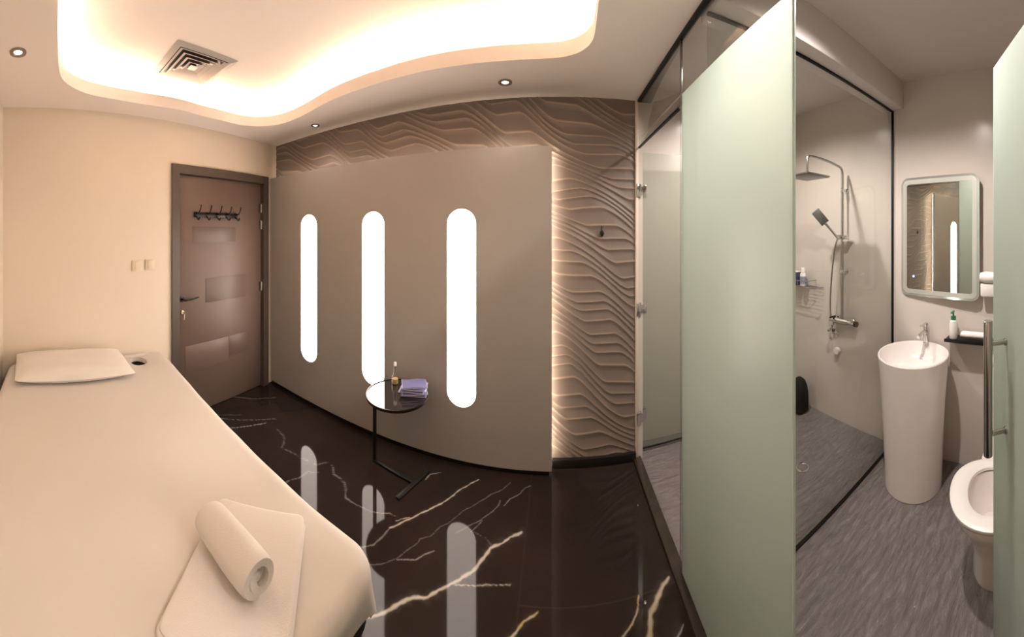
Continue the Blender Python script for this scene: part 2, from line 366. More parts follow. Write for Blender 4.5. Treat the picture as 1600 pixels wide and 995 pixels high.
def build_floor():
    rng = np.random.RandomState(3)
    V = []; Q = []; base = 0
    for x0, x1, y0, y1, st in ((-1.2, 0.53, 0.45, 2.15, 0.005), (-2.8, -1.2, 0.45, 2.15, 0.01)):
        nx = int(round((x1-x0)/st)); ny = int(round((y1-y0)/st))
        X, Y = np.meshgrid(np.linspace(x0, x1, nx+1), np.linspace(y0, y1, ny+1))
        V.append(np.stack([X.ravel(), Y.ravel(), np.zeros(X.size)], 1))
        i = np.arange(nx)[None, :] + np.arange(ny)[:, None]*(nx+1) + base
        Q.append(np.stack([i, i+1, i+nx+2, i+nx+1], -1).reshape(-1, 4)); base += X.size
    # plain slab around it, its top just under the finely cut tiles
    b = np.array([(x, y, z) for z in (-0.1, -0.0006) for x, y in ((-2.9, BACK-0.1), (0.55, BACK-0.1), (0.55, 2.3), (-2.9, 2.3))], float)
    V.append(b)
    Q.append(np.array([(0, 3, 2, 1), (4, 5, 6, 7), (0, 1, 5, 4), (1, 2, 6, 5), (2, 3, 7, 6), (3, 0, 4, 7)]) + base)
    V = np.concatenate(V); Q = np.concatenate(Q)
    me = bpy.data.meshes.new('floor'); me.vertices.add(len(V)); me.vertices.foreach_set('co', V.astype(np.float32).ravel())
    me.loops.add(Q.size); me.polygons.add(len(Q))
    me.loops.foreach_set('vertex_index', Q.astype(np.int32).ravel())
    me.polygons.foreach_set('loop_start', (np.arange(len(Q))*4).astype(np.int32))
    me.polygons.foreach_set('loop_total', np.full(len(Q), 4, np.int32))
    me.update(calc_edges=True)
    P = V[:, :2]
    # small jitter so the veins are irregular
    jx = 0.004*np.sin(P[:, 0]*61+P[:, 1]*37) + 0.002*np.sin(P[:, 0]*151-P[:, 1]*97+1); jy = 0.004*np.sin(P[:, 0]*47-P[:, 1]*71+2) + 0.002*np.sin(P[:, 0]*173+P[:, 1]*129)
    PJ = P + np.stack([jx, jy], 1)*0.45
    mask = np.zeros(len(P)); gold = np.zeros(len(P))
    wmod = 1 + 0.45*np.sin(P[:, 0]*39+P[:, 1]*53) * np.sin(P[:, 0]*17-P[:, 1]*83)
    for k, pl in veins.items():
        hw, st, gd = vspec[k]
        d = np.full(len(P), 9.0)
        for (ax, ay), (bx, by) in zip(pl, pl[1:]):
            ab = np.array([bx-ax, by-ay]); L = ab @ ab
            sel = (np.abs(PJ[:, 0]-(ax+bx)/2) < 0.3) & (np.abs(PJ[:, 1]-(ay+by)/2) < 0.3)
            ap = PJ[sel]-np.array([ax, ay]); t = np.clip(ap @ ab / L, 0, 1)
            d[sel] = np.minimum(d[sel], np.hypot(*(ap - t[:, None]*ab).T))
        h = hw*wmod
        m = np.clip(1.4-(d/h), 0, 1) * st
        m += np.exp(-(d/(h*3))**2)*0.05*st
        up = m > mask; mask = np.where(up, m, mask); gold = np.where(up, gd*(0.6+0.8*np.sin(P[:, 0]*23+P[:, 1]*31)**2), gold)
    # tile joints
    for ax_, at_, lo, hi in ((0, -0.163, 0.45, 2.15), (1, 1.34, -0.16, 0.55)):
        d = np.abs(P[:, ax_]-at_); o = P[:, 1-ax_]; ok = (o > lo) & (o < hi)
        mask = np.maximum(mask, np.where(ok, np.clip(1-d/0.004, 0, 1)*0.035, 0)); gold = np.where(ok & (d < 0.004), 0.3, gold)
    # haze of tiny veins
    col = np.zeros((len(P), 4), np.float32); col[:, 0] = np.clip(mask, 0, 1); col[:, 1] = np.clip(gold, 0, 1); col[:, 3] = 1
    a = me.color_attributes.new('vein', 'FLOAT_COLOR', 'POINT'); a.data.foreach_set('color', col.ravel())
    o = link('floor', me, M['marble'], smooth=False)
    return struct(o)
build_floor()

bm = bmesh.new(); box(bm, 0.575, BX+0.1, BACK-0.1, BY+0.1, -0.1, 0.0)
struct(done('floor_bathroom', bm, M['slate'], smooth=False))
bm = bmesh.new(); box(bm, 0.528, 0.585, BACK, FRONT, -0.02, 0.016, 0.004)
o = struct(done('trim_1', bm, M['threshold']))

# ------------------------------------------------------------------ ceiling with curved cove
opening = [(-0.6, -0.02), (-0.95, -0.012), (-1.251, -0.012), (-1.5, -0.017), (-1.78, -0.012), (-1.93, 0.02), (-2.058, 0.123), (-2.134, 0.263), (-2.199, 0.562), (-2.222, 0.878), (-2.258, 1.06), (-2.284, 1.296), (-2.295, 1.461), (-2.232, 1.626), (-2.081, 1.726), (-1.83, 1.737), (-1.439, 1.668), (-1.071, 1.65), (-0.763, 1.65), (-0.529, 1.661), (-0.26, 1.674), (-0.027, 1.672), (0.085, 1.635), (0.144, 1.575), (0.172, 1.5), (0.174, 1.4), (0.166, 1.2), (0.166, 0.8), (0.166, 0.35), (0.15, 0.12), (0.07, 0.01), (-0.1, -0.02)]
def opening_loop(off=0.0, sub=4):
    pts = smooth_path([(p[0], p[1], 0) for p in opening], sub, True); n = len(pts)
    if off == 0: return pts
    c = sum(((pts[i].x*pts[(i+1) % n].y - pts[(i+1) % n].x*pts[i].y) for i in range(n)))
    s = 1 if c > 0 else -1
    out = []
    for i in range(n):
        t = (pts[(i+2) % n]-pts[i-2]).normalized(); out.append(pts[i] + Vector((t.y, -t.x, 0))*off*s)
    return out
rx0 = wall_x(BACK); rx1 = wall_x(FRONT)
room = [(rx0-0.05, BACK-0.05), (PX-0.005, BACK-0.05), (PX-0.005, FRONT+0.1), (rx1-0.05, FRONT+0.1)]
bm = bmesh.new()
fill_slab(bm, room, [[(p.x, p.y) for p in opening_loop()]], CEIL, CEIL+0.085)
fill_slab(bm, [(-2.9, BACK-0.1), (0.6, BACK-0.1), (0.6, 2.35), (-2.9, 2.35)], [], UP, UP+0.05)
lp = opening_loop(0.16)
a = [bm.verts.new((p.x, p.y, CEIL+0.085)) for p in lp]; b = [bm.verts.new((p.x, p.y, UP)) for p in lp]
for i in range(len(lp)): bm.faces.new((a[i], a[(i+1) % len(lp)], b[(i+1) % len(lp)], b[i]))
ceil_o = struct(done('ceiling', bm, M['ceiling']))
bm = bmesh.new()   # LED strip lying on the lip of the cove
lp = opening_loop(0.05); lq = opening_loop(0.062); n = len(lp)
a = [bm.verts.new((p.x, p.y, CEIL+0.092)) for p in lp]; b = [bm.verts.new((p.x, p.y, CEIL+0.092)) for p in lq]
for i in range(n): bm.faces.new((a[i], a[(i+1) % n], b[(i+1) % n], b[i]))
bmesh.ops.solidify(bm, geom=bm.faces[:], thickness=0.004)
done('light_strip', bm, M['cove_light'], ceil_o)

bm = bmesh.new(); box(bm, PX-0.02, BX+0.1, BACK-0.1, BY+0.1, BCEIL, BCEIL+0.1)
struct(done('ceiling_bathroom', bm, M['bath_ceiling'], smooth=False))

# ------------------------------------------------------------------ walls
def wall_slab(name, pts, th, m):
    """vertical slab standing on the floor polyline pts [(x,y),(x,y)], thickness to its left"""
    (ax, ay), (bx, by) = pts; t = Vector((bx-ax, by-ay)).normalized(); n_ = Vector((-t.y, t.x))*th
    bm = bmesh.new(); f = [bm.verts.new((p[0], p[1], -0.02)) for p in ((ax, ay), (bx, by), (bx+n_.x, by+n_.y), (ax+n_.x, ay+n_.y))]
    bm.faces.new(f); ex = bmesh.ops.extrude_face_region(bm, geom=bm.faces[:])
    for v in [g for g in ex['geom'] if isinstance(g, bmesh.types.BMVert)]: v.co.z = 2.8
    return struct(done(name, bm, m, smooth=False))
# left wall with its doorway
S0, S1, DH = 0.935, 2.012, 2.14      # doorway along the wall
bm = bmesh.new()
fill_slab(bm, [(-0.6, -0.02), (S0, -0.02), (S0, DH), (S1, DH), (S1, -0.02), (2.5, -0.02), (2.5, 2.8), (-0.6, 2.8)], [], 0.0, 0.12)
stand(bm)
o = struct(done('wall_left', bm, M['wall'], smooth=False)); o.location = WL_O; o.rotation_euler = (0, 0, WL_A)
wall_slab('wall_back', [(0.6, BACK), (-2.7, BACK)], 0.1, M['wall'])
for v in []: pass

def stair(t, w=0.60):
    k = np.floor(t); f = t-k; q = np.clip((f-0.5+w/2)/w, 0, 1); return k + q*q*(3-2*q)
def relief(X, Z):
    u = X + 0.66*Z + 0.07*np.sin(Z*3.1+0.6) + 0.04*np.sin(X*5.0-Z*2.0)
    f = Z + 0.27*stair(u/0.44) - 0.03*X + 0.010*np.sin(X*7.0+Z*5.0) + 0.022*np.sin(X*3.1-Z*6.0+2)
    f = f + 0.016*np.sin(f*19.0)
    v = f/0.084; v = v-np.floor(v)
    return np.where(v < 0.68, 1-v/0.68, (v-0.68)/0.32)        # 1 on the crest, 0 in the trough
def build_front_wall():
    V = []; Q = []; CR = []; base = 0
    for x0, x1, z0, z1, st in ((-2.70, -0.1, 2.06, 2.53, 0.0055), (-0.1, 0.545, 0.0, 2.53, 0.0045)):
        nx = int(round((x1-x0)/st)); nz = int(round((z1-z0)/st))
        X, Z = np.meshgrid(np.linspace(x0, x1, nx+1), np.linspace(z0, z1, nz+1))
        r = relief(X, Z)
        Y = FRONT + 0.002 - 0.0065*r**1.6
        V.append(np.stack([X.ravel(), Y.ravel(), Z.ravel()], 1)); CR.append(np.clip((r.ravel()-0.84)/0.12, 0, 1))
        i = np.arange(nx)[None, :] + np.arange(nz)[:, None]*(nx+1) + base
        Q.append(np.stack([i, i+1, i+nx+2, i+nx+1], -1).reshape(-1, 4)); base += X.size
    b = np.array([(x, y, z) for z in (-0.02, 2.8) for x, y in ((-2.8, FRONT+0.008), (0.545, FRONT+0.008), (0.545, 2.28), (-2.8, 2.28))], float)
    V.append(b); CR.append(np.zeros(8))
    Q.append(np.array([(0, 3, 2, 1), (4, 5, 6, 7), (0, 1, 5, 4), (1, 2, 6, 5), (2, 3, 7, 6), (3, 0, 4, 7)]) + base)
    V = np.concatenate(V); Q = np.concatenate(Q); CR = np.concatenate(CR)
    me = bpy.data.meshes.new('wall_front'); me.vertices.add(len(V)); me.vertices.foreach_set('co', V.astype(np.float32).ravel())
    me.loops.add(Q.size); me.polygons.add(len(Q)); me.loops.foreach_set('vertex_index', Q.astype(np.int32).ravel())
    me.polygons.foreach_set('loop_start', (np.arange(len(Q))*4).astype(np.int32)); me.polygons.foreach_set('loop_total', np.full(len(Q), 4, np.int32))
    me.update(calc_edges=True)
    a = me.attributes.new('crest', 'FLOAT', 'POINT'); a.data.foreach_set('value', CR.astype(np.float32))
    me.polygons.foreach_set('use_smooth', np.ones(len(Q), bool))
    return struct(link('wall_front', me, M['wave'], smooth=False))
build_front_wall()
boxo('trim_2', 0.545, 0.566, FRONT-0.012, 2.28, 0.0, CEIL, M['grout_white'], bev=0.002)['kind'] = 'structure'
o = boxo('baseboard_front', -0.03, 0.545, FRONT-0.028, FRONT-0.006, 0.0, 0.062, M['black'], bev=0.003); o['kind'] = 'structure'
# bathroom shell
wall_slab('wall_right', [(BX, BACK), (BX, BY)], -0.1, M['bath_wall'])
wall_slab('wall_bathroom_front', [(0.566, BY), (BX+0.1, BY)], 0.1, M['bath_wall'])
wall_slab('wall_bathroom_back', [(0.57, BACK), (BX+0.1, BACK)], -0.1, M['bath_wall'])
bm = bmesh.new(); box(bm, 0.55, 0.60, FRONT-0.0, BY+0.02, 0, 2.8)
struct(done('wall_bathroom_return', bm, M['bath_wall'], smooth=False))
bm = bmesh.new(); box(bm, 0.53, 0.60, BACK, -0.135, 0, 2.8); struct(done('wall_partition', bm, M['bath_ceiling'], smooth=False))
bm = bmesh.new(); box(bm, 0.56, 0.60, -0.13, FRONT, CEIL+0.012, 2.8); struct(done('trim_3', bm, M['bath_ceiling'], smooth=False))
# bulkhead above the shower screen
bm = bmesh.new(); box(bm, 0.605, BX-0.001, 1.06, 1.24, 2.50, BCEIL+0.01, 0.012)
struct(done('ceiling_bulkhead', bm, M['bath_ceiling']))

# ------------------------------------------------------------------ glass partition
o = thing('glass_partition', 'tall fixed pane of green-tinted frosted glass between the room and the bathroom', 'glass partition', (PX, 0.98, 0))
boxo('frosted_pane', -0.005, 0.005, -0.37, 0.37, 0.017, 2.235, M['frosted'], o, 0.001)
boxo('pane_edge', -0.0052, 0.0052, -0.3715, -0.369, 0.017, 2.235, M['glass_edge'], o, 0.0005)
boxo('edge_seal', -0.010, 0.010, 0.355, 0.385, 0.017, 2.235, M['clear'], o, 0.002)
t = thing('transom_pane', 'clear glass transom under the ceiling above the frosted glass partition', 'glass pane', (PX, 0, 0))
boxo('clear_pane', -0.004, 0.004, -0.13, FRONT-0.015, 2.2395, CEIL-0.014, M['clear'], t, 0.001)
boxo('top_channel', -0.012, 0.012, -0.13, FRONT-0.015, CEIL-0.014, CEIL+0.01, M['black'], t, 0.002)
boxo('bottom_channel', -0.007, 0.007, 1.39, FRONT-0.015, 2.178, 2.19, M['black'], t, 0.001)
boxo('joint_strip', -0.0065, 0.0065, 1.365, 1.371, 2.2395, CEIL-0.014, M['steel'], t, 0.0005)
# lower piece of the transom over the shower doorway
boxo('clear_pane', -0.004, 0.004, 1.372, FRONT-0.015, 2.19, 2.2392, M['clear'], t, 0.001)

# shower-side glass door, swung open against the bathroom wall
d3 = thing('door_3', None, None, (0.578, FRONT+0.03, 0), 0.045); d3['kind'] = 'structure'
boxo('frosted_pane', 0.012, 0.70, 0.02, 0.028, 0.03, 2.17, M['milky'], d3, 0.001)
boxo('bottom_seal', 0.012, 0.70, 0.018, 0.030, 0.022, 0.03, M['black'], d3, 0.001)
for z in (1.885, 1.05, 0.285):
    bm = bmesh.new(); box(bm, -0.028, 0.0, -0.047, -0.038, z-0.045, z+0.045, 0.003); box(bm, 0.002, 0.062, 0.006, 0.019, z-0.045, z+0.045, 0.004); box(bm, -0.004, 0.020, -0.038, 0.012, z-0.030, z+0.030, 0.004); tube(bm, [(0.0, -0.036, z-0.047), (0.0, -0.036, z+0.047)], 0.008)
    done('hinge', bm, M['chrome'], d3)

# bathroom glass door with the long bar handle, swung inwards
hx, hy = 0.575, -0.12
d2 = thing('door_2', None, None, (hx, hy, 0), math.atan2(0.328, 0.561)); d2['kind'] = 'structure'
boxo('frosted_pane', 0.0, 0.655, -0.005, 0.005, 0.02, 2.2, M['frosted'], d2, 0.001)
boxo('pane_edge', 0.6545, 0.657, -0.0052, 0.0052, 0.02, 2.2, M['glass_edge'], d2, 0.0005)
hd = None
bm = bmesh.new(); lathe(bm, [(0, 0.875), (0.0135, 0.875), (0.0148, 0.8765), (0.0148, 1.3095), (0.0135, 1.311), (0, 1.311)], (0.53, 0.068, 0), 24)
hd = done('door_handle', bm, M['steel'], d2)
for z in (0.944, 1.235):
    bm = bmesh.new(); lathe(bm, [(0.008, 0.0), (0.008, 0.048)], (0.53, 0.0105, z), 20, 'Y'); lathe(bm, [(0, 0), (0.0115, 0), (0.0115, 0.006), (0.008, 0.007)], (0.53, 0.0052, z), 20, 'Y')
    done('standoff', bm, M['steel'], hd)

# shower screen
s = thing('shower_screen', 'large clear glass shower screen in a thin black frame behind the washbasin', 'shower screen', (0, 1.15, 0))
boxo('glass_pane', 0.595, BX-0.014, -0.004, 0.004, 0.014, 2.488, M['clear'], s, 0.001)
boxo('bottom_rail', 0.595, BX-0.002, -0.008, 0.008, 0.0, 0.014, M['black'], s, 0.002)
boxo('top_rail', 0.595, BX-0.002, -0.008, 0.008, 2.488, 2.5, M['black'], s, 0.002)
boxo('wall_rail', BX-0.014, BX-0.002, -0.008, 0.008, 0.014, 2.488, M['black'], s, 0.002)

# ------------------------------------------------------------------ wooden door
d1 = thing('door_1', None, None, WL_O, WL_A); d1['kind'] = 'structure'
bm = bmesh.new()   # frame (architrave + jambs), one continuous piece
a0, a1, ah = 0.911, 2.036, 2.165
fill_slab(bm, [(a0, 0), (a0+0.072, 0), (a0+0.072, ah-0.075), (a1-0.072, ah-0.075), (a1-0.072, 0), (a1, 0), (a1, ah), (a0, ah)], [], -0.018, 0.0)
fill_slab(bm, [(S0+0.001, 0), (S0+0.05, 0), (S0+0.05, DH-0.052), (S1-0.05, DH-0.052), (S1-0.05, 0), (S1-0.001, 0), (S1-0.001, DH-0.002), (S0+0.001, DH-0.002)], [], 0.0, 0.11)
stand(bm); done('frame', bm, M['frame'], d1, smooth=False)
L0, L1, LT = 0.988, 1.959, 2.083
leaf = boxo('door_leaf', L0, L1, 0.022, 0.062, 0.006, LT, M['door'], d1, 0.002)
def on_leaf(name, x0, x1, z0, z1, m, out=0.003):
    return boxo(name, x0, x1, 0.022-out, 0.024, z0, z1, m, leaf, 0.0012)
on_leaf('panel', 1.13, 1.62, 1.500, 1.640, M['door_inset'], 0.0015)
on_leaf('panel', 1.27, 1.75, 0.955, 1.175, M['door_inset'], 0.0025)
on_leaf('panel', 1.06, 1.53, 0.375, 0.60, M['door_light'], 0.0025)
on_leaf('panel', 1.54, 1.80, 0.41, 0.60, M['door_inset'], 0.0015)
hnd = None
bm = bmesh.new(); lathe(bm, [(0, 0), (0.026, 0), (0.026, 0.008), (0.012, 0.010), (0.010, 0.045), (0, 0.045)], (0, 0, 0), 24, 'Y')
for v in bm.verts: v.co.y = -v.co.y
for v in bm.verts: v.co += Vector((1.02, 0.022, 1.015))
tube(bm, smooth_path([(1.02, -0.02, 1.015), (1.04, -0.03, 1.012), (1.10, -0.032, 1.015), (1.165, -0.028, 1.025)], 4), [0.010]*4+[0.009]*4+[0.008]*4+[0.006], 12)
done('lever_handle', bm, M['dark_metal'], leaf)
bm = bmesh.new(); lathe(bm, [(0, 0), (0.014, 0), (0.014, 0.007), (0, 0.007)], (1.03, 0.014, 0.905), 20, 'Y')
box(bm, 1.024, 1.036, -0.012, 0.015, 0.902, 0.908, 0.001); lathe(bm, [(0, 0), (0.012, 0), (0.012, 0.003), (0, 0.003)], (1.03, -0.015, 0.905), 16, 'X')
tube(bm, [(1.03, -0.013, 0.895), (1.028, -0.013, 0.845)], 0.004)
done('key', bm, M['brass'], leaf)
for z in (1.835, 1.665, 1.03):
    bm = bmesh.new(); lathe(bm, [(0, -0.045), (0.007, -0.045), (0.007, 0.045), (0, 0.045)], (L1+0.003, 0.014, z), 14); box(bm, L1-0.028, L1+0.001, 0.019, 0.024, z-0.045, z+0.045)
    done('hinge', bm, M['steel'], d1)

# coat rack on the door
RK = 1.745
r = thing('coat_rack', 'dark metal coat rack with five double hooks on the brown door', 'coat rack', WL_O, WL_A)
bm = bmesh.new(); box(bm, 1.145, 1.635, 0.010, 0.0215, RK-0.022, RK+0.022, 0.003); done('back_bar', bm, M['dark_metal'], r)
for k in range(5):
    x = 1.165 + k*0.1125
    bm = bmesh.new()
    tube(bm, smooth_path([(x, 0.008, RK+0.01), (x, -0.02, RK+0.01), (x+0.004, -0.045, RK+0.035), (x+0.006, -0.06, RK+0.075)], 4), 0.0055, 10)
    lathe(bm, [(0, -0.008), (0.008, 0), (0, 0.008)], (x+0.006, -0.06, RK+0.078), 10)
    tube(bm, smooth_path([(x, 0.008, RK-0.012), (x, -0.01, RK-0.035), (x, -0.03, RK-0.045), (x, -0.045, RK-0.028)], 4), 0.0055, 10)
    lathe(bm, [(0, -0.007), (0.007, 0), (0, 0.007)], (x, -0.045, RK-0.026), 10)
    box(bm, x-0.009, x+0.009, 0.004, 0.0105, RK-0.027, RK+0.027, 0.002)
    done('hook', bm, M['dark_metal'], r)

# two switch plates left of the door
for s_, z, lab in ((0.60, 1.325, 'cream switch plate on the wall, the one farther from the door'), (0.715, 1.33, 'cream switch plate on the wall, the one nearer the door')):
    t = thing('switch_plate', lab, 'light switch', WL_O, WL_A, 'switch plates left of the door')
    boxo('cover_plate', s_-0.042, s_+0.042, -0.008, -0.0004, z-0.042, z+0.042, M['switch'], t, 0.003)
    boxo('rocker', s_-0.02, s_+0.02, -0.012, -0.0075, z-0.03, z+0.03, M['switch'], t, 0.002)

# ------------------------------------------------------------------ taupe panel with the lit capsule slots
PF, PB = 2.06, 2.09
pn = thing('wall_panel', 'large flat taupe panel with three lit capsule slots standing before the wavy wall', 'wall panel', (0, 0, 0))
def capsule(cx, z0, z1, r, n=24):
    p = [(cx+r*math.cos(t), z1-r+r*math.sin(t)) for t in [PI*k/n for k in range(n+1)]]
    return p + [(cx+r*math.cos(t), z0+r+r*math.sin(t)) for t in [PI+PI*k/n for k in range(n+1)]]
SLOTS = [-2.064, -1.358, -0.644]; SZ0, SZ1, SR = 0.396, 1.752, 0.104
px0 = wall_x(PF)+0.004
bm = bmesh.new()
fill_slab(bm, [(px0, 0.03), (-0.033, 0.03), (-0.033, 2.157), (px0, 2.157)], [capsule(c, SZ0, SZ1, SR) for c in SLOTS], PF, PB)
stand(bm); done('panel_board', bm, M['panel'], pn, smooth=False)
for c in SLOTS:
    bm = bmesh.new(); fill_slab(bm, capsule(c, SZ0+0.0005, SZ1-0.0005, SR-0.0005), [], PF+0.004, PB-0.004); stand(bm)
    done('light_slot', bm, M['white_light'], pn, smooth=False)
boxo('plinth', px0+0.005, -0.05, PF+0.01, PB, 0.001, 0.03, M['black'], pn, 0.001)
bm = bmesh.new(); box(bm, -0.046, -0.038, PB+0.0005, PB+0.004, 0.06, 2.14)
done('light_strip', bm, M['panel_led'], pn, smooth=False)
bm = bmesh.new(); box(bm, px0+0.04, -0.05, PB+0.0005, PB+0.004, 2.132, 2.140); done('light_strip', bm, M['panel_led_top'], pn, smooth=False)

# small black hook on the wavy wall
bm = bmesh.new(); tube(bm, [(0.307, FRONT-0.012, 1.635), (0.306, FRONT-0.018, 1.60)], 0.0035, 8)
h = thing('wall_hook', 'small black teardrop plug hanging on the wavy wall', 'hook', (0, 0, 0))
done('wire', bm, M['dark_metal'], h)
bm = bmesh.new(); lathe(bm, [(0, -0.026), (0.012, -0.015), (0.016, 0), (0.011, 0.016), (0, 0.022)], (0.306, FRONT-0.020, 1.585), 16); done('plug', bm, M['black'], h)

# ------------------------------------------------------------------ ceiling fittings
def downlight(x, y, z, label, r=0.043, power=ROOM_DOWN, name='downlight', cat='downlight', col=(1.0, 0.86, 0.72), size=1.9, group='recessed ceiling spots', rim='bronze'):
    t = thing(name, label, cat, (x, y, z), 0, group)
    bm = bmesh.new(); lathe(bm, [(r*0.50, -0.001), (r*0.60, -0.006), (r, -0.005), (r, -0.0002)], (0, 0, 0), 32); done('trim_ring', bm, M[rim], t)
    bm = bmesh.new(); lathe(bm, [(0, -0.0035), (r*0.4, -0.003), (r*0.50, -0.001)], (0, 0, 0), 28); done('lens', bm, M['lens'], t)
    ld = bpy.data.lights.new('downlight_beam', 'SPOT'); ld.energy = power; ld.color = col; ld.spot_size = size; ld.spot_blend = 0.8; ld.shadow_soft_size = r*0.6
    lo = bpy.data.objects.new('downlight_beam', ld); C.objects.link(lo); lo.parent = t; lo.location = (0, 0, -0.03)
    return t
downlight(-1.60, -0.22, CEIL, 'recessed downlight at the far left of the ceiling')
downlight(-1.893, 1.97, CEIL, 'small recessed downlight above the taupe panel near the wooden door', 0.038)
downlight(-0.316, 1.915, CEIL, 'recessed downlight above the right end of the taupe panel')
downlight(1.02, 0.68, BCEIL, 'recessed downlight in the bathroom ceiling between the frosted partition and the washbasin', 0.05, BATH_DOWN, col=(1.0, 0.90, 0.855), size=2.6, group='bathroom ceiling spots', rim='plastic')
downlight(1.25, 1.72, BCEIL, 'unseen downlight added in the ceiling to light the shower', 0.05, BATH_DOWN*0.75, col=(1.0, 0.90, 0.855), size=2.6, group='bathroom ceiling spots', rim='plastic')  # out of view, added to light the shower

v = thing('ceiling_vent', 'square white air diffuser with nested louvres in the raised ceiling', 'air vent', (-2.01, 0.89, UP), math.radians(5))
def sq_ring(bm, h0, z0, h1, z1):
    a = [bm.verts.new((sx*h0, sy*h0, z0)) for sx, sy in ((-1, -1), (1, -1), (1, 1), (-1, 1))]; b = [bm.verts.new((sx*h1, sy*h1, z1)) for sx, sy in ((-1, -1), (1, -1), (1, 1), (-1, 1))]
    for i in range(4): bm.faces.new((a[i], a[(i+1) % 4], b[(i+1) % 4], b[i]))
bm = bmesh.new(); sq_ring(bm, 0.230, -0.003, 0.187, -0.013); bmesh.ops.solidify(bm, geom=bm.faces[:], thickness=0.003); done('frame', bm, M['plastic'], v, smooth=False)
for k, h_ in enumerate((0.182, 0.142, 0.102, 0.062)):
    bm = bmesh.new(); sq_ring(bm, h_, -0.015, h_-0.027, -0.003); bmesh.ops.solidify(bm, geom=bm.faces[:], thickness=0.002); done('louvre', bm, M['ceiling'], v, smooth=False)
bm = bmesh.new(); box(bm, -0.028, 0.028, -0.028, 0.028, -0.016, -0.012); done('centre_plate', bm, M['ceiling'], v)
boxo('throat_shade', -0.182, 0.182, -0.182, 0.182, -0.002, -0.0005, M['black'], v, 0)  # flat black plate, stands in for the shade behind the louvres

# ------------------------------------------------------------------ massage bed
BZ = 0.65; bx0, bx1, by0, by1 = -2.285, -0.485, -0.375, 0.80
bed = thing('massage_bed', 'wide massage bed under a smooth cream sheet with a face hole', 'massage bed', (0, 0, 0))
def sdf_rr(X, Y, x0, x1, y0, y1, r):
    cx, cy = (x0+x1)/2, (y0+y1)/2; qx = np.abs(X-cx)-(x1-x0)/2+r; qy = np.abs(Y-cy)-(y1-y0)/2+r
    return np.hypot(np.maximum(qx, 0), np.maximum(qy, 0)) + np.minimum(np.maximum(qx, qy), 0) - r
def sheet_mesh():
    sk = 0.088; st = 0.0125
    xs = np.arange(bx0-sk, bx1+sk+1e-6, st); ys = np.arange(by0-sk*0.3, by1+sk+1e-6, st)
    X, Y = np.meshgrid(xs, ys); R = 0.045; CR = 0.10
    e = 1e-4
    d = sdf_rr(X, Y, bx0, bx1, by0, by1, CR)
    gx = (sdf_rr(X+e, Y, bx0, bx1, by0, by1, CR)-sdf_rr(X-e, Y, bx0, bx1, by0, by1, CR))/(2*e); gy = (sdf_rr(X, Y+e, bx0, bx1, by0, by1, CR)-sdf_rr(X, Y-e, bx0, bx1, by0, by1, CR))/(2*e)
    # arc length s past the start of the rounded edge
    s = d + R; arc = R*PI/2
    out = np.where(s <= 0, s-R, np.where(s < arc, R*np.sin(np.clip(s, 0, arc)/R)-R, 0.0))
    drop = np.where(s <= 0, 0, np.where(s < arc, R*(1-np.cos(np.clip(s, 0, arc)/R)), R + (s-arc)))
    XX = X + gx*(out-d); YY = Y + gy*(out-d)
    flare = np.clip(drop-R, 0, 1)
    ang = np.arctan2(Y-0.2, X+1.3)
    fold = 0.010*np.sin(ang*38+np.sin(ang*7)*2)*np.clip(flare/0.08, 0, 1)
    XX += gx*(fold+flare*0.05); YY += gy*(fold+flare*0.05)
    drop = drop + 0.012*np.sin(ang*9+1)*np.clip(flare/0.08, 0, 1)
    Z = BZ - drop + 0.0022*np.sin(X*7+Y*3)*np.sin(Y*9) + 0.0012*np.sin(X*23-Y*11)
    # soft dip around the face hole
    q = np.hypot((X+2.175)/0.15, (Y-0.575)/0.14)
    Z -= 0.036*np.exp(-(q**2)*1.1)*(d < -0.02)
    XX = XX - 0.137*(YY-by0)*np.clip((XX-bx1)/(bx0-bx1), 0, 1.1)      # the head end follows the slightly askew wall
    V = np.stack([XX.ravel(), YY.ravel(), Z.ravel()], 1)
    hole = (np.hypot((XX+2.305)/0.075, (YY-0.575)/0.062) < 1).ravel()
    bm = bmesh.new(); vs = [bm.verts.new(p) for p in V]; nx = len(xs); ny = len(ys)
    for j in range(ny-1):
        for i in range(nx-1):
            q4 = (j*nx+i, j*nx+i+1, (j+1)*nx+i+1, (j+1)*nx+i)
            if all(hole[k] for k in q4): continue
            bm.faces.new([vs[k] for k in q4])
    bmesh.ops.delete(bm, geom=[v_ for v_ in bm.verts if not v_.link_faces], context='VERTS')
    # tuck the sheet down into the hole
    rim = [e_ for e_ in bm.edges if e_.is_boundary and all(math.hypot(v_.co.x+2.305, v_.co.y-0.575) < 0.11 for v_ in e_.verts)]
    for v_ in set(v2 for e_ in rim for v2 in e_.verts):
        a_ = math.atan2((v_.co.y-0.575)/0.062, (v_.co.x+2.305)/0.075); v_.co.x = -2.305+0.077*math.cos(a_); v_.co.y = 0.575+0.064*math.sin(a_)
    ex = bmesh.ops.extrude_edge_only(bm, edges=rim)
    for v_ in [g for g in ex['geom'] if isinstance(g, bmesh.types.BMVert)]:
        v_.co.z -= 0.03; v_.co.x = -2.305 + (v_.co.x+2.305)*0.92; v_.co.y = 0.575 + (v_.co.y-0.575)*0.92
    return bm
done('sheet', sheet_mesh(), M['sheet'], bed)
bm = bmesh.new()      # padded top with a hole through it
circ = [(-2.305+0.073*math.cos(2*PI*k/32), 0.575+0.06*math.sin(2*PI*k/32)) for k in range(32)]
fill_slab(bm, [(x-0.137*(y-by0)*(x-bx1)/(bx0-bx1), y) for x, y in rrect(bx0+0.014, bx1-0.012, by0+0.012, by1-0.012, 0.09)], [circ], 0.50, BZ-0.062)
done('padded_top', bm, M['vinyl'], bed, smooth=False)
